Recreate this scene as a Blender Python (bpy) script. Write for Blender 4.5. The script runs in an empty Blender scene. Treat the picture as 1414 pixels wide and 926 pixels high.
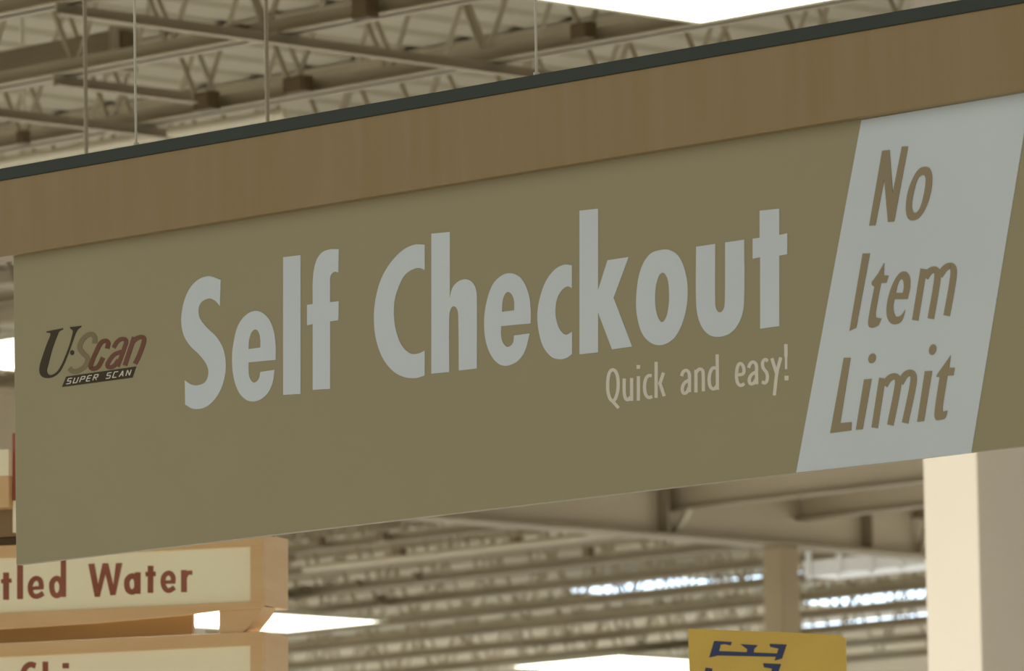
import bpy, bmesh, math, random
from mathutils import Vector, Matrix
random.seed(7)
S = bpy.context.scene
COL = S.collection

# ------------------------------------------------------------------ camera
F_PX, CX, CY = 10400.0, 707.0, 463.0            # focal length and centre for a 1414 x 926 frame
CAM_R = Vector((0.70141758, 0.71253409, -0.01756531))
CAM_U = Vector((0.09909621, -0.07308589, 0.99239024))
CAM_F = Vector((-0.70582811, 0.69782062, 0.12187316))
CAM_C = Vector((0, 0, 1.6))
cd = bpy.data.cameras.new('camera')
cam = bpy.data.objects.new('camera', cd); COL.objects.link(cam)
cd.sensor_width = 36.0; cd.lens = 36.0 * F_PX / 1414.0
cd.clip_start = 0.1; cd.clip_end = 500
cam.matrix_world = Matrix(((CAM_R.x, CAM_U.x, -CAM_F.x, CAM_C.x), (CAM_R.y, CAM_U.y, -CAM_F.y, CAM_C.y),
                           (CAM_R.z, CAM_U.z, -CAM_F.z, CAM_C.z), (0, 0, 0, 1)))
cd.dof.use_dof = True; cd.dof.focus_distance = 14.7; cd.dof.aperture_fstop = 14.5
S.camera = cam

# ------------------------------------------------------------------ world, light, exposure
W = bpy.data.worlds.new('store_air'); S.world = W; W.use_nodes = True
bg = W.node_tree.nodes['Background']
bg.inputs[0].default_value = (1.0, 0.985, 0.95, 1); bg.inputs[1].default_value = 0.57
S.view_settings.view_transform = 'Standard'; S.view_settings.look = 'None'
S.view_settings.gamma = 1; S.view_settings.use_curve_mapping = False
S.view_settings.exposure = 0.0

LAMP_W = 430
def lamp(name, kind, loc, target, energy, color, **kw):
    l = bpy.data.lights.new(name, kind); l.energy = energy; l.color = color
    for k, v in kw.items(): setattr(l, k, v)
    o = bpy.data.objects.new(name, l); COL.objects.link(o); o.location = loc
    o.rotation_euler = (Vector(target) - Vector(loc)).to_track_quat('-Z', 'Y').to_euler()
    return o
# spotlights of the sales floor: the first washes the column, the second the aisle directory
lamp('column_spotlight', 'SPOT', (-17.4, 15.2, 2.9), (-18.0, 20.0, 4.3), 110, (1.0, 0.90, 0.74), spot_size=0.5, spot_blend=0.9, shadow_soft_size=0.15)
lamp('directory_spotlight', 'SPOT', (-9.5, 9.0, 0.9), (-14.0, 12.4, 3.1), 64, (1.0, 0.88, 0.70), spot_size=0.36, spot_blend=0.7, shadow_soft_size=0.1)

# unseen fill lamps added out of frame to brighten the ceiling by floor bounce
for i in range(-1, 9):
    for j in range(-1, 8):
        x = -3.5 - 6.5 * i; y = 1.0 + 6.5 * j
        if y < 13 or (x > -0.8 * y and y < 40) or (-1.35 * y - 2.5 < x < -0.75 * y + 2.5 and 16 < y < 43): continue
        lamp('added_fill_lamp', 'AREA', (x, y, 5.95), (x, y, 0), LAMP_W, (0.97, 0.98, 1.0), shape='RECTANGLE', size=1.2, size_y=2.4)

# ------------------------------------------------------------------ pixel -> plane helpers (all real planes of the place)
def ray(x, y): return CAM_R * (x - CX) - CAM_U * (y - CY) + CAM_F * F_PX
def on_z(x, y, z): d = ray(x, y); return CAM_C + d * ((z - CAM_C.z) / d.z)
def on_y(x, y, Y): d = ray(x, y); return CAM_C + d * ((Y - CAM_C.y) / d.y)
def on_x(x, y, X): d = ray(x, y); return CAM_C + d * ((X - CAM_C.x) / d.x)
class Plane:
    """vertical plane through p; u to the right, z up, n towards the viewer's side"""
    def __init__(s, p, u):
        s.p = Vector(p); s.u = Vector(u).normalized(); s.n = Vector((s.u.y, -s.u.x, 0)); s.v = Vector((0, 0, 1))
    def ab(s, x, y):
        d = ray(x, y); q = CAM_C + d * ((s.p - CAM_C).dot(s.n) / d.dot(s.n)) - s.p
        return (q.dot(s.u), q.z)
    def w(s, a, b, c=0.0): return s.p + s.u * a + s.v * b + s.n * c

# ------------------------------------------------------------------ materials
def mat(name, col, rough=0.6, col2=None, scale=6, stretch=(1, 1, 1), bump=0.0, metal=0.0, emit=None, estr=1.0, spec=0.3, detail=4):
    m = bpy.data.materials.new(name); m.use_nodes = True
    nt = m.node_tree; b = nt.nodes['Principled BSDF']
    b.inputs['Base Color'].default_value = (*col, 1); b.inputs['Roughness'].default_value = rough
    b.inputs['Metallic'].default_value = metal; b.inputs['Specular IOR Level'].default_value = spec
    tc = nt.nodes.new('ShaderNodeTexCoord'); mp = nt.nodes.new('ShaderNodeMapping')
    mp.inputs['Scale'].default_value = stretch
    nt.links.new(tc.outputs['Object'], mp.inputs[0])
    nz = nt.nodes.new('ShaderNodeTexNoise'); nz.inputs['Scale'].default_value = scale; nz.inputs['Detail'].default_value = detail
    nt.links.new(mp.outputs[0], nz.inputs['Vector'])
    cr = nt.nodes.new('ShaderNodeValToRGB')
    c2 = col2 or tuple(c * 0.93 for c in col)
    cr.color_ramp.elements[0].position = 0.35; cr.color_ramp.elements[1].position = 0.65
    cr.color_ramp.elements[0].color = (*c2, 1); cr.color_ramp.elements[1].color = (*col, 1)
    nt.links.new(nz.outputs[0], cr.inputs[0]); nt.links.new(cr.outputs[0], b.inputs['Base Color'])
    if bump:
        bp = nt.nodes.new('ShaderNodeBump'); bp.inputs['Strength'].default_value = bump; bp.inputs['Distance'].default_value = 0.01
        nt.links.new(nz.outputs[0], bp.inputs['Height']); nt.links.new(bp.outputs[0], b.inputs['Normal'])
    if emit:
        b.inputs['Emission Color'].default_value = (*emit, 1); b.inputs['Emission Strength'].default_value = estr
    return m
def srgb(h, k=1.0):
    h = h.lstrip('#'); o = []
    for i in (0, 2, 4):
        c = int(h[i:i+2], 16) / 255; o.append(k * (c / 12.92 if c <= 0.04045 else ((c + 0.055) / 1.055) ** 2.4))
    return tuple(min(0.95, c) for c in o)
K = 1.75      # albedo per unit of photographed linear colour under the store's even light
M = dict(
    panel=mat('taupe_panel_paint', srgb('82795a', K), 0.55, scale=2, col2=srgb('807759', K)),
    white=mat('white_vinyl', srgb('aab0aa', K), 0.5, scale=3, col2=srgb('a7ada9', K)),
    cream_vinyl=mat('cream_vinyl', srgb('b4ad99', K), 0.5, scale=3),
    brown_vinyl=mat('taupe_vinyl_letters', srgb('7d7154', K), 0.5, scale=3),
    wood=mat('maple_laminate', srgb('7a6848', K), 0.5, srgb('77643f', K), scale=3, stretch=(9, 9, 0.8), detail=3),
    green=mat('dark_green_edging', srgb('2c3228', K), 0.5, scale=4),
    wire=mat('bright_steel_wire', srgb('9a9480', K), 0.4, metal=0.2),
    ink=mat('dark_logo_ink', srgb('30260f', K), 0.5),
    ink_s=mat('faded_olive_ink', srgb('6a5e42', K), 0.5),
    ink_c=mat('dark_brown_ink', srgb('57431f', K), 0.5, srgb('573322', K), scale=18),
    ink_r=mat('red_brown_ink', srgb('5e3a28', K), 0.5),
    joist=mat('tan_joist_paint', srgb('7c725b', K), 0.6, srgb('746a53', K), scale=1.5),
    bridging=mat('brown_bridging_paint', srgb('796e58', K), 0.6, scale=3),
    deck=mat('cream_deck_paint', srgb('857d67', K), 0.6, srgb('7f7762', K), scale=0.6),
    girder=mat('taupe_girder_paint', srgb('9d927a', K), 0.6, srgb('978c74', K), scale=0.8),
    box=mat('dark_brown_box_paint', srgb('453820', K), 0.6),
    clip=mat('brown_clip_paint', srgb('60543e', K), 0.6),
    duct=mat('duct_paint', srgb('685d45', K), 0.5, scale=1),
    pale_duct=mat('pale_duct_paint', srgb('c9c9bd', K), 0.4, scale=4),
    pipe=mat('pale_pipe_paint', srgb('989078', K), 0.45, scale=3),
    wall=mat('cream_column_paint', (0.64, 0.57, 0.44), 0.7, (0.63, 0.56, 0.43), scale=2),
    col2=mat('tan_column_paint', srgb('84765a', K), 0.6, scale=3),
    maple=mat('tan_maple_veneer', srgb('ad8f64', K), 0.5, srgb('a9885c', K), scale=4, stretch=(1, 1, 6)),
    cream=mat('cream_insert', srgb('c6bd9a', K), 0.5, scale=2, col2=srgb('c3b896', K)),
    brown=mat('brown_board', srgb('74603f', K), 0.5, scale=4),
    red=mat('red_brown_board', srgb('7c4634', K), 0.5),
    letter_red=mat('red_brown_letters', srgb('7c4a34', K), 0.5, srgb('6e3c24', K), scale=9),
    yellow=mat('yellow_card', srgb('bea24c', K), 0.6, srgb('b89a4a', K), scale=4),
    navy=mat('navy_print', srgb('363c56', K), 0.5),
    metal=mat('grey_metal', (0.4, 0.38, 0.34), 0.4, metal=0.6),
    floor=mat('beige_floor_tile', (0.74, 0.74, 0.74), 0.4, scale=1),
    lens=mat('lit_diffuser', (0.9, 0.9, 0.85), 0.5, emit=(1.0, 0.98, 0.86), estr=4.0),
    day=mat('daylit_skylight_pane', (0.9, 0.93, 0.95), 0.3, emit=(0.45, 0.62, 0.82), estr=4.0),
    frame=mat('grey_fixture_frame', srgb('8a8570', K), 0.5),
)

# ------------------------------------------------------------------ object helpers
def tag(o, label=None, cat=None, group=None, kind=None):
    if label: o['label'] = label
    if cat: o['category'] = cat
    if group: o['group'] = group
    if kind: o['kind'] = kind
    return o
def empty(name, loc, label, cat, group=None):
    o = bpy.data.objects.new(name, None); COL.objects.link(o); o.location = loc; o.empty_display_size = 0.2
    return tag(o, label, cat, group)
def wloc(o):
    v = Vector((0, 0, 0))
    while o: v += o.location; o = o.parent
    return v
def mesh_obj(name, verts, faces, m, parent=None, origin=None):
    """verts in world space; objects are never rotated"""
    base = wloc(parent) if parent else Vector((0, 0, 0))
    org = Vector(origin) if origin is not None else base
    me = bpy.data.meshes.new(name); me.from_pydata([tuple(Vector(v) - org) for v in verts], [], faces)
    bm = bmesh.new(); bm.from_mesh(me); bmesh.ops.recalc_face_normals(bm, faces=bm.faces); bm.to_mesh(me); bm.free()
    me.materials.append(M[m]); o = bpy.data.objects.new(name, me); COL.objects.link(o)
    o.parent = parent; o.location = org - base
    return o
class MB:
    def __init__(s): s.v = []; s.f = []
    def add(s, vs, fs):
        n = len(s.v); s.v += [Vector(v) for v in vs]; s.f += [tuple(i + n for i in f) for f in fs]; return s
    def box(s, a, b):
        x0, y0, z0 = a; x1, y1, z1 = b
        return s.add([(x0,y0,z0),(x1,y0,z0),(x1,y1,z0),(x0,y1,z0),(x0,y0,z1),(x1,y0,z1),(x1,y1,z1),(x0,y1,z1)],
              [(0,3,2,1),(4,5,6,7),(0,1,5,4),(1,2,6,5),(2,3,7,6),(3,0,4,7)])
    def prism(s, pts, d):
        n = len(pts); d = Vector(d); pts = [Vector(p) for p in pts]
        return s.add(pts + [p + d for p in pts], [tuple(range(n)), tuple(range(2*n-1, n-1, -1))] +
                     [(i, i+n, (i+1) % n + n, (i+1) % n) for i in range(n)])
    def bar(s, a, b, r, n=8):
        a = Vector(a); b = Vector(b); d = (b - a).normalized()
        t = Vector((0, 0, 1)) if abs(d.z) < 0.9 else Vector((1, 0, 0))
        p = d.cross(t).normalized(); q = d.cross(p)
        ring = [p * math.cos(2*math.pi*i/n) * r + q * math.sin(2*math.pi*i/n) * r for i in range(n)]
        return s.prism([a + k for k in ring], b - a)
    def build(s, name, m, parent=None, origin=None): return mesh_obj(name, s.v, s.f, m, parent, origin)

def bevel(o, w=0.004):
    b = o.modifiers.new('bevel', 'BEVEL'); b.width = w; b.segments = 2; b.limit_method = 'ANGLE'; return o

# ------------------------------------------------------------------ lettering
def smooth_loop(pts, steps=7, closed=True):
    """points (x, y) are smooth, (x, y, 1) are corners"""
    n = len(pts); out = []
    P = [Vector((p[0], p[1])) for p in pts]; cor = [len(p) > 2 for p in pts]
    rng = range(n if closed else n - 1)
    for i in rng:
        j = (i + 1) % n; a, b = P[i], P[j]; L = (b - a).length
        def tan(k, other_fwd):
            if cor[k] or (not closed and k in (0, n-1)): return (b - a)
            t = P[(k+1) % n] - P[(k-1) % n]
            return t.normalized() * L if t.length > 0 else (b - a)
        ta, tb = tan(i, 1), tan(j, 0)
        if cor[i] and not cor[j]: ta = 2 * (b - a) - tb if False else (b - a)
        st = 1 if (cor[i] and cor[j]) else steps
        for s_ in range(st):
            t = s_ / st; t2 = t*t; t3 = t2*t
            out.append(a*(2*t3-3*t2+1) + ta*(t3-2*t2+t) + b*(-2*t3+3*t2) + tb*(t3-t2))
    if not closed: out.append(P[-1])
    return out
def glyph(plane, org, sc, contours, m, parent, name='letter', th=0.0006, label=None):
    cu = bpy.data.curves.new(name, 'CURVE'); cu.dimensions = '2D'; cu.fill_mode = 'BOTH'; cu.extrude = th
    cu.resolution_u = 1
    for c in contours:
        pts = [plane.ab(org[0] + p.x / sc, org[1] + p.y / sc) for p in smooth_loop(c)]
        sp = cu.splines.new('POLY'); sp.points.add(len(pts) - 1); sp.use_cyclic_u = True
        for q, (a, b) in zip(sp.points, pts): q.co = (a, b, 0, 1)
    tmp = bpy.data.objects.new(name, cu)
    me = bpy.data.meshes.new_from_object(tmp); bpy.data.objects.remove(tmp)
    o = mesh_obj(name, [plane.w(v.co.x, v.co.y, v.co.z + th) for v in me.vertices], [tuple(p.vertices) for p in me.polygons], m, parent)
    if label: o['label'] = label
    return o
def strokes(plane, org, sc, lines, width, m, parent, name='letter', th=0.0008, label=None, smooth=True, lift=0.0):
    mb = MB(); k = 0
    for ln in lines:
        w = width
        if isinstance(ln, tuple): w, ln = ln
        closed = ln[0] == ln[-1] and len(ln) > 3
        if closed: ln = ln[:-1]
        P = smooth_loop(ln, 6, closed) if smooth and len(ln) > 2 else [Vector(p[:2]) for p in ln]
        if closed: P.append(P[0])
        n = len(P); L = []; R_ = []
        for i in range(n):
            if closed: t = P[(i+1) % (n-1)] - P[(i-1) % (n-1)]
            else: t = P[min(i+1, n-1)] - P[max(i-1, 0)]
            t = t.normalized() if t.length else Vector((1, 0)); nn = Vector((-t.y, t.x)) * w / 2
            L.append(P[i] + nn); R_.append(P[i] - nn)
        h = th + k * 0.00006 + lift; k += 1
        conv = lambda q, c: plane.w(*plane.ab(org[0] + q.x / sc, org[1] + q.y / sc), c)
        vs = [conv(q, h) for q in L] + [conv(q, h) for q in R_] + [conv(q, lift) for q in L] + [conv(q, lift) for q in R_]
        fs = []
        for i in range(n - 1):
            fs += [(i, i+1, n+i+1, n+i), (2*n+i, 3*n+i, 3*n+i+1, 2*n+i+1), (i, 2*n+i, 2*n+i+1, i+1), (n+i, n+i+1, 3*n+i+1, 3*n+i)]
        fs += [(0, n, 3*n, 2*n), (n-1, 3*n-1, 4*n-1, 2*n-1)]
        mb.add(vs, fs)
    o = mb.build(name, m, parent)
    if label: o['label'] = label
    return o
def ell(cx, cy, rx, ry, tilt=0.0, n=12):
    return [(cx + rx*math.cos(2*math.pi*i/n) - tilt*ry*math.sin(2*math.pi*i/n), cy + ry*math.sin(2*math.pi*i/n)) for i in range(n)]
def C(pts): return [(x, y, 1) for x, y in pts]

# ================================================================== SETTING
ROW = 1.072; ROW0 = 18.707; ZB = 6.10; ZT = 6.65; ZD = 6.70
YMAX = 50.0
def deck():
    mb = MB(); x0, x1, y0, y1 = -62.0, -4.0, 8.0, YMAX
    prof = []; x = x0; p = 0.32                     # rib pitch: trapezoid ribs run along Y
    while x < x1:
        prof += [(x, ZD), (x+0.20, ZD), (x+0.235, ZD+0.022), (x+0.285, ZD+0.022)]; x += p
    n = len(prof)
    vs = [(a, y0, z) for a, z in prof] + [(a, y1, z) for a, z in prof]
    mb.add(vs, [(i, i+1, n+i+1, n+i) for i in range(n-1)])
    mb.add([(x0,y0,ZD+0.08),(x1,y0,ZD+0.08),(x1,y1,ZD+0.08),(x0,y1,ZD+0.08)], [(0,1,2,3)])
    return tag(mb.build('ceiling', 'deck'), kind='structure', label='ribbed cream metal roof deck above the joists')
deck()
tag(MB().box((-66, -12, -0.1), (14, 58, 0)).build('floor', 'floor'), kind='structure')

# --- columns (parts of the building)
YC = 20.0
xa = on_y(1274, 635, YC).x; xb = on_y(1348.5, 635, YC).x
o = MB().box((xa, YC, 0), (xb, YC + 0.42, ZD)).build('drywall_column', 'wall')
tag(bevel(o, 0.006), 'large cream painted square column behind the right end of the hanging sign', 'column')
XG = -29.28; ZG = 5.60
yp = on_z(1087, 754, ZG).y
o = MB().box((XG - 0.074, yp - 0.074, 0), (XG + 0.074, yp + 0.074, ZG)).build('steel_column', 'col2')
tag(bevel(o, 0.01), 'slim tan square steel column under the girder behind the yellow card', 'column')

# --- girder, Y direction, with beams framing into it
g = empty('steel_girder', (XG, 34, ZG), 'smooth taupe steel girder running away under the joists on top of the slim column', 'girder')
mb = MB().box((XG-0.10, 19, ZG), (XG+0.10, YMAX-1, ZG+0.02)); mb.build('lower_flange', 'joist', g)
MB().box((XG-0.008, 19, ZG+0.02), (XG+0.008, YMAX-1, ZB-0.02)).build('girder_web', 'girder', g)
MB().box((XG-0.10, 19, ZB-0.02), (XG+0.10, YMAX-1, ZB)).build('upper_flange', 'girder', g)
def stiff(px, py):
    y = on_z(px, py, ZG).y
    MB().box((XG+0.008, y-0.006, ZG+0.02), (XG+0.09, y+0.006, ZB-0.02)).build('stiffener', 'bridging', g)
    return y
ya = stiff(915, 741); yb = stiff(1252, 757)
labs = ['taupe beam framing into the girder left of the slim column, with a diagonal brace below',
        'taupe beam framing into the girder right of the slim column, level with the column top',
        'taupe beam framing into the girder just left of the large cream column']
def side_beam(px, py, z, lab, brace):
    X0 = XG + 0.01; p = on_x(px, py, XG + 0.1); Y = p.y; z = p.z
    t = empty('side_beam', (X0, Y, z), lab, 'beam', 'beams framing into the girder')
    MB().box((X0, Y-0.05, z), (X0+5.5, Y+0.05, z+0.015)).build('lower_flange', 'joist', t)
    MB().box((X0, Y-0.005, z+0.015), (X0+5.5, Y+0.005, z+0.24)).build('beam_web', 'girder', t)
    MB().box((X0, Y-0.05, z+0.24), (X0+5.5, Y+0.05, z+0.255)).build('upper_flange', 'girder', t)
    if brace:
        MB().prism([(X0, Y-0.02, ZG+0.02), (X0+0.03, Y-0.02, ZG+0.02), (X0+0.14, Y-0.02, z), (X0+0.09, Y-0.02, z)], (0, 0.04, 0)).build('brace', 'pipe', t)
side_beam(945, 704, 0, labs[0], True)
side_beam(1122, 717, 0, labs[1], False)
side_beam(1283, 714, 0, labs[2], True)

# ================================================================== JOISTS
P = 0.535; DW = ZT - ZB
def base_mesh(name, mb, m):
    me = bpy.data.meshes.new(name); me.from_pydata([tuple(v) for v in mb.v], [], mb.f); me.materials.append(M[m]); return me
web_r = base_mesh('web_rising', MB().bar((0, 0, 0.02), (P/2, 0, DW-0.01), 0.0105, 6), 'joist')
web_f = base_mesh('web_falling', MB().bar((P/2, 0, DW-0.01), (P, 0, 0.02), 0.0105, 6), 'joist')
ORD = ['first', 'second', 'third', 'fourth', 'fifth', 'sixth', 'seventh', 'eighth', 'ninth', 'tenth', 'eleventh', 'twelfth',
       'thirteenth', 'fourteenth', 'fifteenth', 'sixteenth', 'seventeenth', 'eighteenth']
rows = {}
def joist(k):
    Y = ROW0 + k * ROW
    xl = -1.165 * Y - 1.0; xr = -0.875 * Y + 1.0
    xl = -20.72 - math.ceil((-20.72 - xl) / P) * P
    nodes = {0: -20.72, 1: -21.19}
    ph = nodes.get(k, -20.72 + random.random() * P)
    xl = ph - math.ceil((ph - xl) / P) * P
    n = int((xr - xl) / P)
    if k in (-2, -1, 0, 1): lab = ['topmost cream open-web roof joist in view, at the top left corner', 'open-web roof joist just below the topmost one, at the top left',
                                  'open-web roof joist crossing the top of the picture left of the top light', 'open-web roof joist directly above the dark green edge of the sign'][k+2]
    elif k < 12: lab = 'open-web roof joist behind the long sign, %s behind the header counting away' % ORD[k-2] if k >= 2 else 'open-web roof joist just above the top edge of the picture'
    else: lab = '%s open-web roof joist below the sign bottom, counting downwards in the picture' % ORD[k-12]
    t = empty('roof_joist', (xl, Y, ZB), lab, 'joist', 'roof joists' if k < 2 or k >= 12 else 'roof joists behind the sign')
    rows[k] = Y; L = n * P
    for nm, z0, s in (('bottom_chord', ZB, 1), ('top_chord', ZT, -1)):
        mb = MB()
        for sy in (-1, 1):
            a = sy * 0.008; b = sy * 0.055
            za = z0 if s == 1 else z0 + 0.044
            mb.box((xl, Y + min(a, b), min(za, za + s*0.006)), (xl + L, Y + max(a, b), max(za, za + s*0.006)))
            h = sy * 0.014
            mb.box((xl, Y + min(a, h), min(za, za + s*0.062)), (xl + L, Y + max(a, h), max(za, za + s*0.062)))
        mb.build(nm, 'joist', t)
    for i in range(n):
        for me in (web_r, web_f):
            o = bpy.data.objects.new('web', me); COL.objects.link(o); o.parent = t; o.location = (i * P, 0, 0)
for k in list(range(-3, 23)): joist(k)

# bridging angles running across the joists
for X, z, y0, y1, lab in [(-20.06, ZB-0.045, 17.58, 20.9, 'brown bridging angle running below the joists across the top of the picture'),
                     (on_z(60, 155, ZB).x, ZB-0.045, 18.65, 19.9, 'bridging angle at the left edge just above the sign header'),
                     (-21.30, ZB-0.045, 18.65, 19.36, 'short brown bridging angle above the left part of the sign header')]:
    t = empty('bridging_angle', (X, y0, z), lab, 'bridging', 'bridging angles')
    MB().box((X-0.02, y0, z), (X+0.02, y1, z+0.005)).build('flat_leg', 'bridging', t)
    MB().box((X-0.02, y0, z+0.006), (X-0.014, y1, z+0.045)).build('upright_leg', 'bridging', t)

# junction boxes and clips hung on the joists
def clip(px, py, sx, sz, lab, k=None):
    far = k is None; m_ = 'clip' if far else 'box'
    if far: sx *= 0.8; sz *= 0.8
    if k is None:
        k = min(rows, key=lambda r: abs(on_z(px, py, ZB + 0.02).y - rows[r]))
    Y = rows[k] - 0.06; p = on_y(px, py, Y)
    t = empty('junction_box', p, lab, 'junction box', 'dark boxes on the joists')
    MB().box((p.x-sx/2, Y-0.05, p.z-sz/2), (p.x+sx/2, Y+0.0, p.z+sz/2)).build('box_body', m_, t)
    MB().box((p.x-sx*0.42, Y-0.055, p.z-sz*0.4), (p.x+sx*0.42, Y-0.05, p.z+sz*0.4)).build('cover_plate', m_, t)
clip(292, 141, 0.10, 0.07, 'dark brown junction box on the joist above the left part of the sign', 1)
clip(418, 118, 0.12, 0.06, 'dark brown junction box near the second hanging rod, right of a similar box', 1)
clip(511, 12, 0.09, 0.08, 'dark box on the joist at the top edge, left of the top light', 0)
clip(812, 44, 0.09, 0.06, 'dark box on the joist right of the right suspension wire', 1)
clip(332, 43, 0.10, 0.035, 'thin dark clip on the joist at upper left', 0)
for i, (x, y, sx, sz) in enumerate([(446, 748, .07, .08), (531, 741, .1, .07), (555, 763, .12, .07), (715, 748, .08, .07), (816, 762, .08, .08), (529, 828, .09, .09),
                    (499, 804, .04, .05), (580, 795, .05, .06), (425, 812, .06, .05), (405, 770, .05, .06)]):
    clip(x, y, sx, sz, ['dark clip on a far joist just below the sign, nearest the aisle sign', 'dark clip on a far joist under the middle of the sign bottom',
        'wide dark clip on a far joist left of centre', 'dark clip on a far joist left of the girder', 'dark clip on a far joist beneath the girder flange',
        'dark clip on a far joist above the tip of the lens-shaped light', 'tiny dark clip right of the aisle sign, above the light tip',
        'tiny dark clip on a far joist right of the light tip', 'tiny dark clip close to the aisle sign edge', 'tiny dark clip beside the upper corner of the aisle sign'][i])

# small dark camera at the left
p = on_y(32, 182, rows[1] - 0.2)
t = empty('ceiling_camera', p, 'small dark round camera under the joists at far left', 'camera')
MB().bar(p + Vector((0, 0, 0.0)), p + Vector((0, 0, -0.05)), 0.03, 12).build('camera_dome', 'box', t)
MB().bar(p, (p.x, p.y, ZD), 0.008, 6).build('drop_rod', 'pipe', t)

# ducts and pipes
t = empty('air_duct', (-22, 19.1, 6.12), 'dark tan rectangular air duct lying between joists at upper left', 'duct')
xe = on_y(163, 80, 18.85).x
bevel(MB().box((-27, 18.85, 6.13), (xe - 0.03, 18.93, 6.28)).build('duct_body', 'duct', t), 0.01)
MB().box((xe - 0.03, 18.83, 6.12), (xe, 18.95, 6.29)).build('end_flange', 'bridging', t)
MB().box((xe, 18.86, 6.15), (xe+0.012, 18.92, 6.27)).build('grille', 'box', t)
p = on_y(180, 194, 20.3); 
o = MB().bar((-26.5, 20.3, p.z), (on_y(395, 158, 20.3).x, 20.3, p.z), 0.022, 12).build('sprinkler_pipe', 'pipe')
tag(o, 'pale sprinkler pipe running just above the left half of the sign header', 'pipe')
# pale lit duct beyond the slim column
p0 = on_z(1110, 796, 5.9); Yd = p0.y
t = empty('pale_duct', (p0.x, Yd, 5.9), 'pale grey-white duct right of the slim column, under the far joists', 'duct')
MB().box((p0.x, Yd, 5.9), (min(p0.x + 5, XG - 0.14), Yd + 0.3, 5.995)).build('duct_body', 'pale_duct', t)
for px in (1118, 1160, 1204, 1246):
    q = on_y(px, 785, Yd)
    MB().box((q.x-0.02, Yd-0.012, 5.88), (q.x+0.02, Yd, 6.06)).build('strap', 'pale_duct', t)
# conduit crossing the far bay
p = on_z(420, 790, 6.0)
mb = MB().bar((p.x, p.y, 6.02), (XG - 0.14, p.y, 6.02), 0.02, 10)
for i in range(4): mb.bar((p.x + 0.3 + i, p.y, 6.02), (p.x + 0.3 + i, p.y, ZD), 0.004, 6)
o = mb.build('conduit', 'pipe')
tag(o, 'thin tan conduit strung along the far joists right of the aisle sign', 'pipe')

# ================================================================== LIGHTS AND SKYLIGHTS
def fixture(x0, x1, y0, y1, lab, z=5.95):
    t = empty('ceiling_light', ((x0+x1)/2, (y0+y1)/2, z), lab, 'light', 'bright rectangular ceiling lights')
    mb = MB(); w = 0.025
    mb.box((x0-w, y0-w, z-0.004), (x1+w, y0, z+.03)); mb.box((x0-w, y1, z-0.004), (x1+w, y1+w, z+.03))
    mb.box((x0-w, y0, z-0.004), (x0, y1, z+.03)); mb.box((x1, y0, z-0.004), (x1+w, y1, z+.03))
    mb.build('frame', 'frame', t)
    MB().box((x0, y0, z), (x1, y1, z+0.02)).build('diffuser', 'lens', t)
    MB().box((x0, y0, z+0.02), (x1, y1, z+0.03)).build('housing', 'frame', t)
    for x in (x0 + 0.05, x1 - 0.05):
        for y in (y0 + 0.1, y1 - 0.1): MB().bar((x, y, z+0.02), (x, y, ZD), 0.004, 6).build('hanger_rod', 'frame', t)
fixture(-18.29, -17.14, 16.65, 19.05, 'large bright rectangular ceiling light at the top edge of the picture')
fixture(-38.10, -37.13, 32.4, 35.42, 'bright ceiling light poking out beside the aisle sign edge')
fixture(-39.50, -38.35, 38.95, 41.35, 'bright ceiling light at the bottom edge left of the yellow card')
fixture(-27.62, -26.47, 23.08, 25.48, 'bright ceiling light seen left of the sign panel at the left edge')
def skylight(x0, x1, y0, y1, lab):
    t = empty('skylight', ((x0+x1)/2, (y0+y1)/2, ZD), lab, 'skylight', 'daylit skylights')
    mb = MB(); w = 0.03; z = ZD - 0.03
    mb.box((x0-w, y0-w, z-0.01), (x1+w, y0, ZD)); mb.box((x0-w, y1, z-0.01), (x1+w, y1+w, ZD))
    mb.box((x0-w, y0, z-0.01), (x0, y1, ZD)); mb.box((x1, y0, z-0.01), (x1+w, y1, ZD))
    mb.build('curb', 'pale_duct', t)
    MB().box((x0, y0, z), (x1, y1, z+0.015)).build('pane', 'day', t)
skylight(-40.45, -39.2, 40.5, 40.95, 'short blue-white skylight above the far joists left of the slim column')
skylight(-39.1, -38.0, 40.85, 41.3, 'small blue-white skylight just left of the slim column')
skylight(-40.2, -37.6, 42.62, 43.3, 'largest blue-white skylight, right of the slim column')
skylight(-41.7, -39.2, 44.4, 44.7, 'lowest blue-white skylight strip above the yellow card')

# ================================================================== SELF CHECKOUT SIGN
YS = 10.0
SP = Plane((-10.0, YS, 3.0), (1, 0, 0))
HP = Plane((-10.0, YS - 0.022, 3.0), (1, 0, 0))
xl = SP.w(*SP.ab(20, 560)).x
zb = SP.w(*SP.ab(700, 699.6)).z; zt = SP.w(*SP.ab(700, 244)).z
sign = empty('hanging_sign', (-10.0, YS, zb), 'long taupe hanging sign with white lettering under a maple header', 'sign')
bevel(MB().box((xl, YS, zb), (-8.1, YS + 0.018, zt + 0.02)).build('panel', 'panel', sign), 0.002)
hz0 = HP.w(*HP.ab(18, 352)).z; hz1 = HP.w(*HP.ab(600, 145)).z; hz2 = HP.w(*HP.ab(600, 128)).z
hd = MB().box((-12.6, YS - 0.022, hz0), (-7.9, YS + 0.04, hz1)).build('header', 'wood', sign); bevel(hd, 0.002)
MB().box((-12.6, YS - 0.025, hz1), (-7.9, YS + 0.043, hz2)).build('edging', 'green', sign)['label'] = 'dark green edging strip along the header top'
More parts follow.
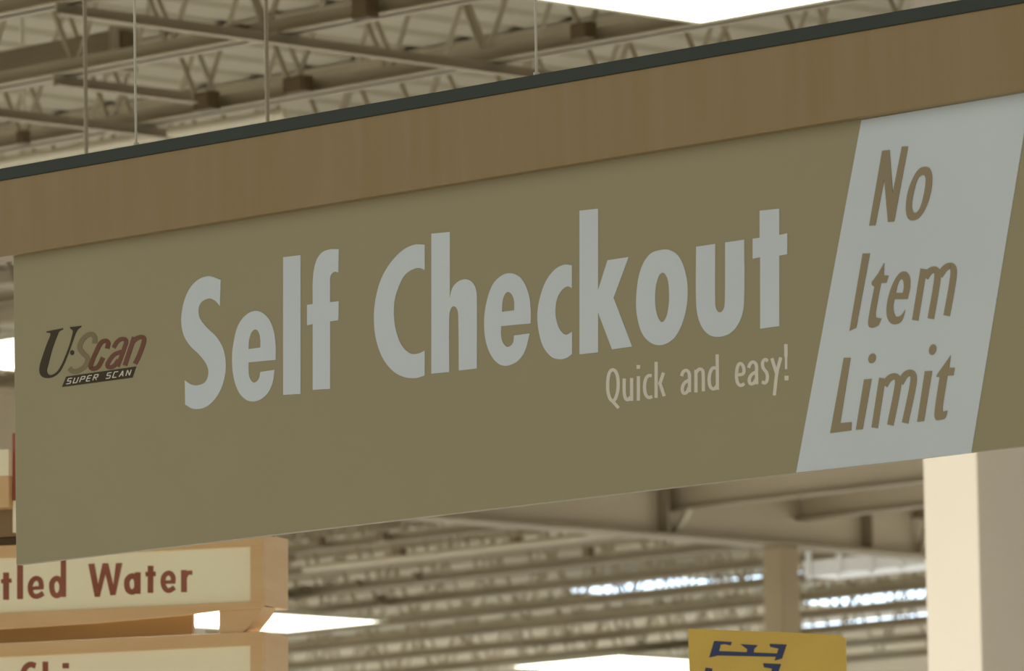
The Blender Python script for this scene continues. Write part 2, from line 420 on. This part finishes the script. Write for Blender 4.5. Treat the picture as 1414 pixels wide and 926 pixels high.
for x, y in ((188, 205), (741, 105)):
    q = on_y(x, y, YS + 0.01)
    w_ = MB().bar((q.x, YS+0.01, hz2 - 0.01), (q.x, YS+0.01, ZB+0.02), 0.0026, 8).build('suspension_wire', 'wire', sign)
    MB().bar((q.x, YS+0.01, hz2), (q.x, YS+0.01, hz2+0.012), 0.006, 8).build('wire_clamp', 'wire', w_)
# anchor bar that carries the wires
MB().box((-12.2, YS-0.02, ZB), (-8.6, YS+0.03, ZB+0.05)).build('anchor_bar', 'joist', sign)
for x in (-12.0, -8.8):
    MB().bar((x, YS, ZB+0.05), (x, YS, ZD), 0.008, 8).build('anchor_rod', 'joist', sign)

# white slanted field
wp = [SP.ab(*q) for q in ((1190, 166), (1424, 126.5), (1341.5, 625.2), (1100, 652))]
# close on exact panel top / bottom

wfield = MB().prism([SP.w(a, b, 0.0012) for a, b in wp], SP.n * -0.0011).build('white_field', 'white', sign)
wfield['label'] = 'slanted white field at the right of the sign panel'

self_ = ((230, 320), 3.4296); chec = ((500, 270), 3.43); kout = ((780, 270), 2.894)
big = [
 (self_, [[(258,228,1),(200,210),(140,235),(95,300),(72,400),(80,480),(110,535),(160,585),(192,630),(200,670),(185,710),(150,726),(118,722),(88,702,1),(90,818,1),(130,838),(185,830),(235,785),(268,720),(282,640),(272,560),(240,500),(190,450),(160,410),(153,370),(165,335),(200,316),(230,325),(254,350,1)]]),
 (self_, [[(518,606,1),(518,540),(508,465),(480,405),(435,375),(385,388),(342,440),(320,520),(312,600),(320,690),(345,760),(385,798),(430,800),(475,770),(502,720),(513,653,1),(446,663,1),(438,697),(415,713),(395,690),(390,650),(390,618,1)],
          [(390,555,1),(446,547,1),(446,510),(438,475),(422,462),(403,478),(392,515)]]),
 (self_, [C([(554,120),(636,110),(636,767),(554,772)])]),
 (self_, [[(694,748,1),(694,436,1),(667,443,1),(667,346,1),(694,341,1),(695,220),(708,145),(735,100),(775,83),(817,82,1),(815,192,1),(795,190),(778,210),(776,250),(776,333,1),(817,328,1),(815,418,1),(776,424,1),(776,743,1)]]),
 (chec, [[(298,232,1),(250,232),(195,258),(135,320),(90,400),(64,500),(58,590),(68,680),(100,770),(150,832),(205,860),(255,864),(298,852,1),(298,733,1),(270,747),(230,747),(190,710),(165,650),(153,580),(155,500),(175,430),(205,375),(245,348),(275,343),(298,352,1)]]),
 (chec, [[(330,180,1),(417,172,1),(417,482,1),(430,437),(455,408),(490,396),(520,407),(540,440),(545,490),(545,818,1),(460,828,1),(458,590),(453,540),(436,524),(420,540),(414,585),(414,835,1),(330,843,1)]]),
 (chec, [[(800,605,1),(800,540),(790,465),(755,392),(710,368),(665,377),(620,422),(590,510),(580,600),(588,690),(615,760),(655,800),(695,804),(742,780),(775,730),(795,652,1),(722,662,1),(715,700),(690,716),(668,695),(660,660),(660,618,1)],
         [(664,550,1),(722,543,1),(722,500),(712,470),(692,456),(674,475),(666,510)]]),
 (chec, [[(995,330,1),(960,327),(918,347),(875,400),(845,480),(832,560),(838,640),(860,715),(897,762),(935,775),(970,768),(996,750,1),(996,645,1),(965,658),(937,632),(920,580),(918,530),(928,480),(950,445),(975,430),(995,437,1)]]),
 (kout, [C([(60,60),(134,52),(134,378),(172,258),(256,245),(196,408),(270,603),(190,614),(134,466),(134,626),(60,634)])]),
 (kout, [[(390,216),(340,235),(303,300),(287,400),(290,480),(313,555),(355,593),(400,594),(445,560),(480,480),(492,390),(484,310),(458,245),(425,219)],
         [(390,308),(370,340),(362,400),(366,460),(385,504),(402,495),(415,450),(418,390),(411,330)]]),
 (kout, [[(526,204,1),(602,193,1),(602,420),(606,452),(620,466),(635,455),(641,420),(642,187,1),(718,176,1),(717,430),(703,495),(668,545),(620,564),(575,554),(542,510),(527,440)]]),
 (kout, [C([(780,60),(858,52),(858,157),(890,150),(890,234),(858,240),(858,521),(782,532),(782,246),(752,252),(752,172),(780,168)])]),
]
for (org, sc), cont in big: glyph(SP, org, sc, cont, 'white', sign)
q1 = ((820, 470), 9.26); q2 = ((960, 465), 9.26)
for (org, sc), lines in [
 (q1, [[(247,372),(200,420),(180,570),(195,700),(245,770),(295,700),(315,565),(298,430),(247,372)], [(235,765),(275,810),(322,862)]]),
 (q1, [[(392,485),(392,650),(408,735),(440,757),(470,720)], [(487,478),(487,772)]]),
 (q1, [[(573,455),(573,768)], (46, [(573,312),(573,362)])]),
 (q1, [[(745,452),(705,448),(668,490),(652,590),(665,685),(705,728),(752,715)]]),
 (q1, [[(800,272),(800,732)], [(895,410),(850,545)], [(843,530),(905,712)]]),
 (q1, [[(1125,455),(1150,395),(1190,382),(1222,420),(1226,520),(1226,660)], [(1222,505),(1165,540),(1135,605),(1150,670),(1190,662),(1222,600)]]),
 (q2, [[(13,420),(13,710)], [(13,460),(55,412),(95,425),(106,480),(108,695)]]),
 (q2, [[(285,222),(288,676)], [(280,400),(230,398),(195,455),(182,550),(200,640),(245,664),(282,620)]]),
 (q2, [[(540,484),(600,478),(624,455),(622,390),(583,340),(546,378),(531,480)],[(531,470),(534,530),(548,590),(588,620),(632,595)]]),
 (q2, [[(685,395),(712,335),(752,322),(784,360),(787,460),(790,605)], [(782,445),(725,482),(696,540),(708,595),(748,592),(782,540)]]),
 (q2, [[(930,312),(900,288),(866,325),(872,395),(915,455),(926,525),(900,586),(855,575)]]),
 (q2, [[(983,272),(1045,470)], [(1098,262),(1050,450),(1015,748)]]),
 (q2, [(44, [(1162,92),(1165,250)]), (30, [(1165,250),(1166,412)]), (52, [(1172,495),(1172,555)])])]:
    strokes(SP, org, sc, lines, 42, 'cream_vinyl', sign)
n_ = ((1190, 190), 7.125); i_ = ((1160, 340), 7.122); l_ = ((1130, 470), 6.614)
def dot(cx, cy, rx, ry, tilt): return ell(cx, cy, rx, ry, tilt)
for (org, sc), cont in [
 (n_, [C([(208,130),(280,122),(312,545),(402,88),(462,86),(325,825),(265,830),(228,410),(140,862),(80,865)])]),
 (n_, [[(625,287),(570,310),(510,400),(457,550),(442,700),(460,790),(505,815),(572,785),(640,680),(688,520),(698,380),(672,302)],
       [(605,368),(562,400),(525,510),(500,650),(510,728),(540,738),(580,690),(618,560),(635,440),(630,382)]]),
 (i_, [C([(230,72),(300,70),(165,800),(100,830)])]),
 (i_, [[(440,165,1),(436,285,1),(482,288,1),(462,358,1),(408,362,1),(358,640),(357,700,1),(412,710,1),(385,775,1),(330,800),(292,790),(287,720),(345,400,1),(318,375,1),(320,350,1),(380,270,1)]]),
 (i_, [[(670,518,1),(695,400),(690,300),(652,250),(600,260),(540,340),(490,470),(466,600),(472,700),(510,758),(560,765),(612,733),(648,625,1),(605,680),(560,690),(537,650),(530,590),(540,520,1)],
       [(553,458,1),(625,458,1),(635,400),(627,335),(605,322),(580,360)]]),
 (l_, [C([(240,158),(300,158),(205,755),(310,745),(305,820),(115,845)])]),
 (l_, [C([(425,355),(492,350),(410,810),(350,815)]), dot(497,163,33,45,0.15)]),
 (l_, [C([(980,280),(1045,278),(970,735),(910,742)]), dot(1050,83,32,48,0.15)]),
 (l_, [[(1215,135,1),(1200,250,1),(1250,248,1),(1240,318,1),(1185,320,1),(1142,600),(1142,650,1),(1185,640,1),(1165,705),(1130,722),(1078,720),(1070,640),(1115,335,1),(1085,330,1),(1092,310,1)]])]:
    o = glyph(SP, org, sc, cont, 'brown_vinyl', wfield)
    for v in o.data.vertices: v.co.y -= 0.0013
for (org, sc), w_, lines in [
 (i_, 62, [[(828,222),(745,727)], [(845,310),(885,250),(935,228),(962,255),(958,360),(898,712)], [(985,290),(1040,215),(1095,192),(1122,225),(1115,340),(1055,682)]]),
 (l_, 58, [[(590,343),(520,797)], [(610,410),(650,350),(700,327),(732,350),(730,430),(663,772)], [(755,390),(800,315),(850,295),(875,325),(868,420),(798,753)]])]:
    strokes(SP, org, sc, lines, w_, 'brown_vinyl', wfield, lift=0.0013)

# logo at the left end
u_ = ((40, 430), 7.717); s_ = ((90, 440), 8.817)
glyph(SP, *u_, [[(190,212,1),(365,178,1),(362,192,1),(325,210),(298,270),(250,400),(208,560),(192,635),(215,672),(260,670),(310,630),(350,565),(392,470),(430,370),(460,265),(470,205),(445,182,1),(440,165,1),(560,152,1),(555,166,1),(525,188),(500,230),(460,340),(420,450),(375,560),(330,640),(270,690),(200,708),(140,690),(115,640),(120,570),(150,470),(200,330),(232,250),(228,228),(192,224,1)]], 'ink', sign, label='dark slanted serif letter of the logo')
glyph(SP, *u_, [ell(462, 437, 20, 26)], 'ink', sign, name='dot')
strokes(SP, *s_, [[(362,300),(360,225),(325,188),(255,210),(195,285),(178,355),(215,415),(272,480),(255,560),(185,620),(95,640),(50,600)]], 58, 'ink_s', sign)
strokes(SP, *s_, [[(512,362),(525,295),(495,268),(440,290),(385,390),(335,505),(312,590),(345,608),(400,585),(435,530),(462,472)]], 54, 'ink_c', sign)
strokes(SP, *s_, [[(590,352),(640,275),(695,245),(742,262),(725,345),(640,580)], [(685,400),(600,435),(545,500),(515,570),(545,590),(600,570),(650,500)]], 50, 'ink_r', sign)
strokes(SP, *s_, [[(842,222),(728,568)], [(815,290),(880,235),(948,225),(962,270),(908,430),(852,548)]], 54, 'ink_r', sign)
bar4 = [(91.8, 519.8), (188.2, 505.8), (183.2, 521), (86, 534)]
lb = MB().prism([SP.w(*SP.ab(*q), 0.0011) for q in bar4], SP.n * -0.001).build('logo_bar', 'ink', sign)
SM = {'S': [[(1,0),(0,0),(0,.5),(1,.5),(1,1),(0,1)]], 'U': [[(0,0),(0,1),(1,1),(1,0)]], 'P': [[(0,1),(0,0),(1,0),(1,.5),(0,.5)]], 'E': [[(1,0),(0,0),(0,1),(1,1)], [(0,.5),(.9,.5)]],
      'R': [[(0,1),(0,0),(1,0),(1,.5),(0,.5)], [(.4,.5),(1,1)]], 'C': [[(1,0),(0,0),(0,1),(1,1)]], 'A': [[(0,1),(.5,0),(1,1)], [(.2,.65),(.8,.65)]], 'N': [[(0,1),(0,0),(1,1),(1,0)]]}
txt = 'SUPER SCAN'
for i, ch in enumerate(txt):
    if ch == ' ': continue
    lines = []
    for ln in SM[ch]:
        for a, b in zip(ln[:-1], ln[1:]):
            seg = []
            for u, v in (a, b):
                s = (i + 0.22 + u * 0.56) / len(txt) * 0.94 + 0.03; t_ = 0.24 + v * 0.52
                tx = bar4[0][0] + (bar4[1][0]-bar4[0][0]) * s; ty = bar4[0][1] + (bar4[1][1]-bar4[0][1]) * s
                bx = bar4[3][0] + (bar4[2][0]-bar4[3][0]) * s; by = bar4[3][1] + (bar4[2][1]-bar4[3][1]) * s
                seg.append((tx + (bx-tx)*t_, ty + (by-ty)*t_))
            lines.append(seg)
    strokes(SP, (0, 0), 1, lines, 1.2, 'cream_vinyl', lb, th=0.0004, lift=0.0012)

# ================================================================== AISLE DIRECTORY SIGN
AD = Vector((0.9041, 0.4272, 0)); A0 = CAM_C + ray(363, 885) / ray(363, 885).length * 18.5
AP = Plane(A0, AD)
aisle = empty('aisle_sign', (A0.x, A0.y, AP.w(*AP.ab(200, 1010)).z), 'tan wooden aisle directory with cream name boards behind the left end of the long sign', 'sign')
DEP = 0.168
def apoly(pts, c0, c1, name, m, parent=aisle, bev=0.0):
    """outline given on the board's front plane, from depth c0 (front) to c1 (back)"""
    ab = [AP.ab(*q) for q in pts]
    o = MB().prism([AP.w(a, b, -c0) for a, b in ab], AP.n * -(c1 - c0)).build(name, m, parent)
    return bevel(o, bev) if bev else o
LX = -420
def ln(x, y0, sl): return y0 + sl * x
def unit(top, bot, ctop, cbot, slt=-0.047, slc=-0.0465, low=None):
    """frame rails and stiles, a cream insert set back, a body behind"""
    f = aisle
    yT = lambda x: top + slt * x; yB = lambda x: bot + slt * x; cT = lambda x: ctop + slc * x; cB = lambda x: cbot + slc * x
    apoly([(LX, yT(LX)), (346, yT(346)), (346, yB(346)-2), (LX, yB(LX))], 0.012, 0.03, 'body', 'maple', f, 0.001)
    apoly([(346, yT(346)), (363, yT(363)), (363, yB(363)-6), (346, yB(346)-6)], 0.012, DEP, 'side_board', 'maple', f, 0.002)
    apoly([(LX, yT(LX)), (363, yT(363)), (363, cT(363)), (LX, cT(LX))], 0.0, 0.012, 'top_rail', 'maple', f, 0.001)
    apoly([(LX, cB(LX)), (363, cB(363))] + (low or [(363, yB(363)), (LX, yB(LX))]), 0.0, 0.012, 'bottom_rail', 'maple', f, 0.001)
    apoly([(345.5, cT(345.5)), (363, cT(363)), (363, cB(363)), (345.5, cB(345.5))], 0.0, 0.012, 'stile', 'maple', f, 0.001)
    return apoly([(LX, cT(LX)), (345.5, cT(345.5)), (345.5, cB(345.5)), (LX, cB(LX))], 0.008, 0.012, 'name_board', 'cream', f)
b1 = unit(753, 858, 770, 846.5, low=[(363, 839), (300, 843), (254, 849), (130, 860), (0, 868), (LX, 896)])
b2 = unit(888, 1010, 906.5, 986)
apoly([(301, 842), (363, 836), (356, 848), (343, 864), (325, 880), (301, 880)], 0.006, 0.09, 'side_bracket', 'maple', bev=0.002)
apoly([(LX, 840), (247, 838), (247, 886), (LX, 900)], 0.085, 0.10, 'back_board', 'brown')
# stepped upper unit at the far left
apoly([(LX, 640), (12, 620), (12, 656), (LX, 676)], 0.0, 0.02, 'name_board', 'cream')
apoly([(LX, 676), (12, 656), (12, 700), (LX, 722)], 0.0, DEP, 'top_frame', 'maple')
apoly([(LX, 722), (12, 700), (12, 738), (LX, 758)], 0.05, DEP, 'back_board', 'brown')
apoly([(LX, 758), (40, 738), (40, 750), (LX, 772)], 0.05, DEP, 'shadow_gap_board', 'box')  # dark board stands in for the shaded gap between the units
apoly([(12.5, 597), (70, 592), (70, 688), (12.5, 690)], 0.02, 0.04, 'red_blade', 'red')['label'] = 'red-brown upright blade'
apoly([(13, 690), (70, 688), (70, 732), (13, 734)], 0.02, 0.04, 'cream_blade', 'cream')
for x, y in ((118, 300), (371, 300)):
    a, b = AP.ab(x + 7, 755); q = AP.w(a, b, -DEP * 0.4)
    q = AP.w(AP.ab(x - 4, 750)[0], 0, -0.05)
    MB().bar((q.x, q.y, AP.w(*AP.ab(x, 746 if x < 300 else 738)).z), (q.x, q.y, ZD), 0.005, 8).build('hanging_rod', 'joist', aisle)
w_ = ((110, 765), 7.856); t_ = ((0, 740), 4.978)
BP = Plane(A0 - AP.n * 0.0078, AD)
LR = 'letter_red'
glyph(BP, *w_, [C([(95,105),(160,100),(200,330),(250,97),(310,97),(365,340),(395,97),(462,95),(390,440),(335,445),(280,210),(218,460),(165,462)])], LR, b1)
for (org, sc), w2, lines in [
 (w_, 60, [[(575,235),(525,265),(512,325),(530,390),(575,408),(612,380),(622,320),(610,260),(575,235)], [(632,195),(630,428)]]),
 (w_, 60, [[(770,125),(768,418)], (50, [(715,215),(825,212)])]),
 (w_, 52, [[(1010,300),(1015,255),(990,212),(955,205),(915,240),(905,310),(930,375),(970,393),(1030,360)], (36, [(905,302),(1038,300)])]),
 (w_, 62, [[(1132,172),(1132,410)], (45, [(1145,245),(1170,205),(1222,198)])]),
 (t_, 40, [[(42,250),(42,437)], (28, [(8,310),(80,305)])]),
 (t_, 40, [[(138,150),(138,432)]]),
 (t_, 34, [[(285,350),(275,303),(245,290),(215,318),(208,365),(225,405),(258,413),(298,392)], (24, [(208,360),(300,352)])]),
 (t_, 36, [[(392,290),(362,312),(356,350),(368,395),(395,408),(422,380),(422,320),(392,290)], [(436,150),(436,418)]])]:
    strokes(BP, org, sc, lines, w2, LR, b1)
for lines in [[[(245,890),(205,882),(168,915),(155,1000),(175,1070),(240,1075)]], [[(312,862),(312,1085)], [(320,985),(350,958),(380,985),(382,1080)]],
              [[(452,965),(452,1075)], (44, [(452,872),(452,908)])], [[(535,955),(535,1140)], [(550,960),(600,960),(620,1010),(590,1065),(550,1060)]], [[(740,958),(690,955),(680,990),(720,1015),(735,1050),(680,1065)]]]:
    strokes(BP, *t_, lines, 38, LR, b2)

# ================================================================== YELLOW CARD
YP = Plane(CAM_C + ray(1060, 875) / ray(1060, 875).length * 17.0, Vector((0.78, 0.62, 0)))
pts = [(950, 867.5), (1060, 871.5), (1160, 876), (1168, 881), (1173, 1100), (957, 1100)]
zbot = YP.w(*YP.ab(1060, 1100)).z
card = empty('yellow_sign', YP.w(YP.ab(1060, 1100)[0], zbot - YP.p.z - 0.0, 0) * 1.0, 'yellow card with sideways navy serif letters in front of the slim column', 'sign')
board = MB().prism([YP.w(*YP.ab(*q)) for q in pts], YP.n * -0.006).build('card', 'yellow', card)
q = YP.w(YP.ab(1062, 1000)[0], 0, -0.02)
MB().bar((q.x, q.y, 0.02), (q.x, q.y, zbot + 0.25), 0.014, 10).build('pole', 'metal', card)
MB().bar((q.x, q.y, 0), (q.x, q.y, 0.02), 0.18, 24).build('base', 'metal', card)
y_ = ((930, 850), 5.438)
def flat(conts, name='letter'):
    mb = MB()
    for i, c in enumerate(conts):
        h = 0.001 + i * 0.0001
        mb.prism([YP.w(*YP.ab(y_[0][0] + x / y_[1], y_[0][1] + y / y_[1]), h) for x, y in c], YP.n * -(h - 0.0001))
    return mb.build(name, 'navy', board)
flat([[(305,188),(438,195),(430,222),(385,212),(355,215),(340,270),(325,300),(268,312),(290,240)], [(330,263),(800,283),(800,307),(325,297)],
      [(503,212),(632,220),(605,250),(600,295),(545,292),(555,250)], [(722,210),(850,215),(815,320),(760,335),(775,290),(790,245),(725,232)]])
flat([[(240,388),(292,395),(285,460),(230,462)], [(240,430),(760,452),(758,478),(238,455)], [(672,355),(808,362),(770,470),(715,500),(730,440),(740,395),(680,385)]])
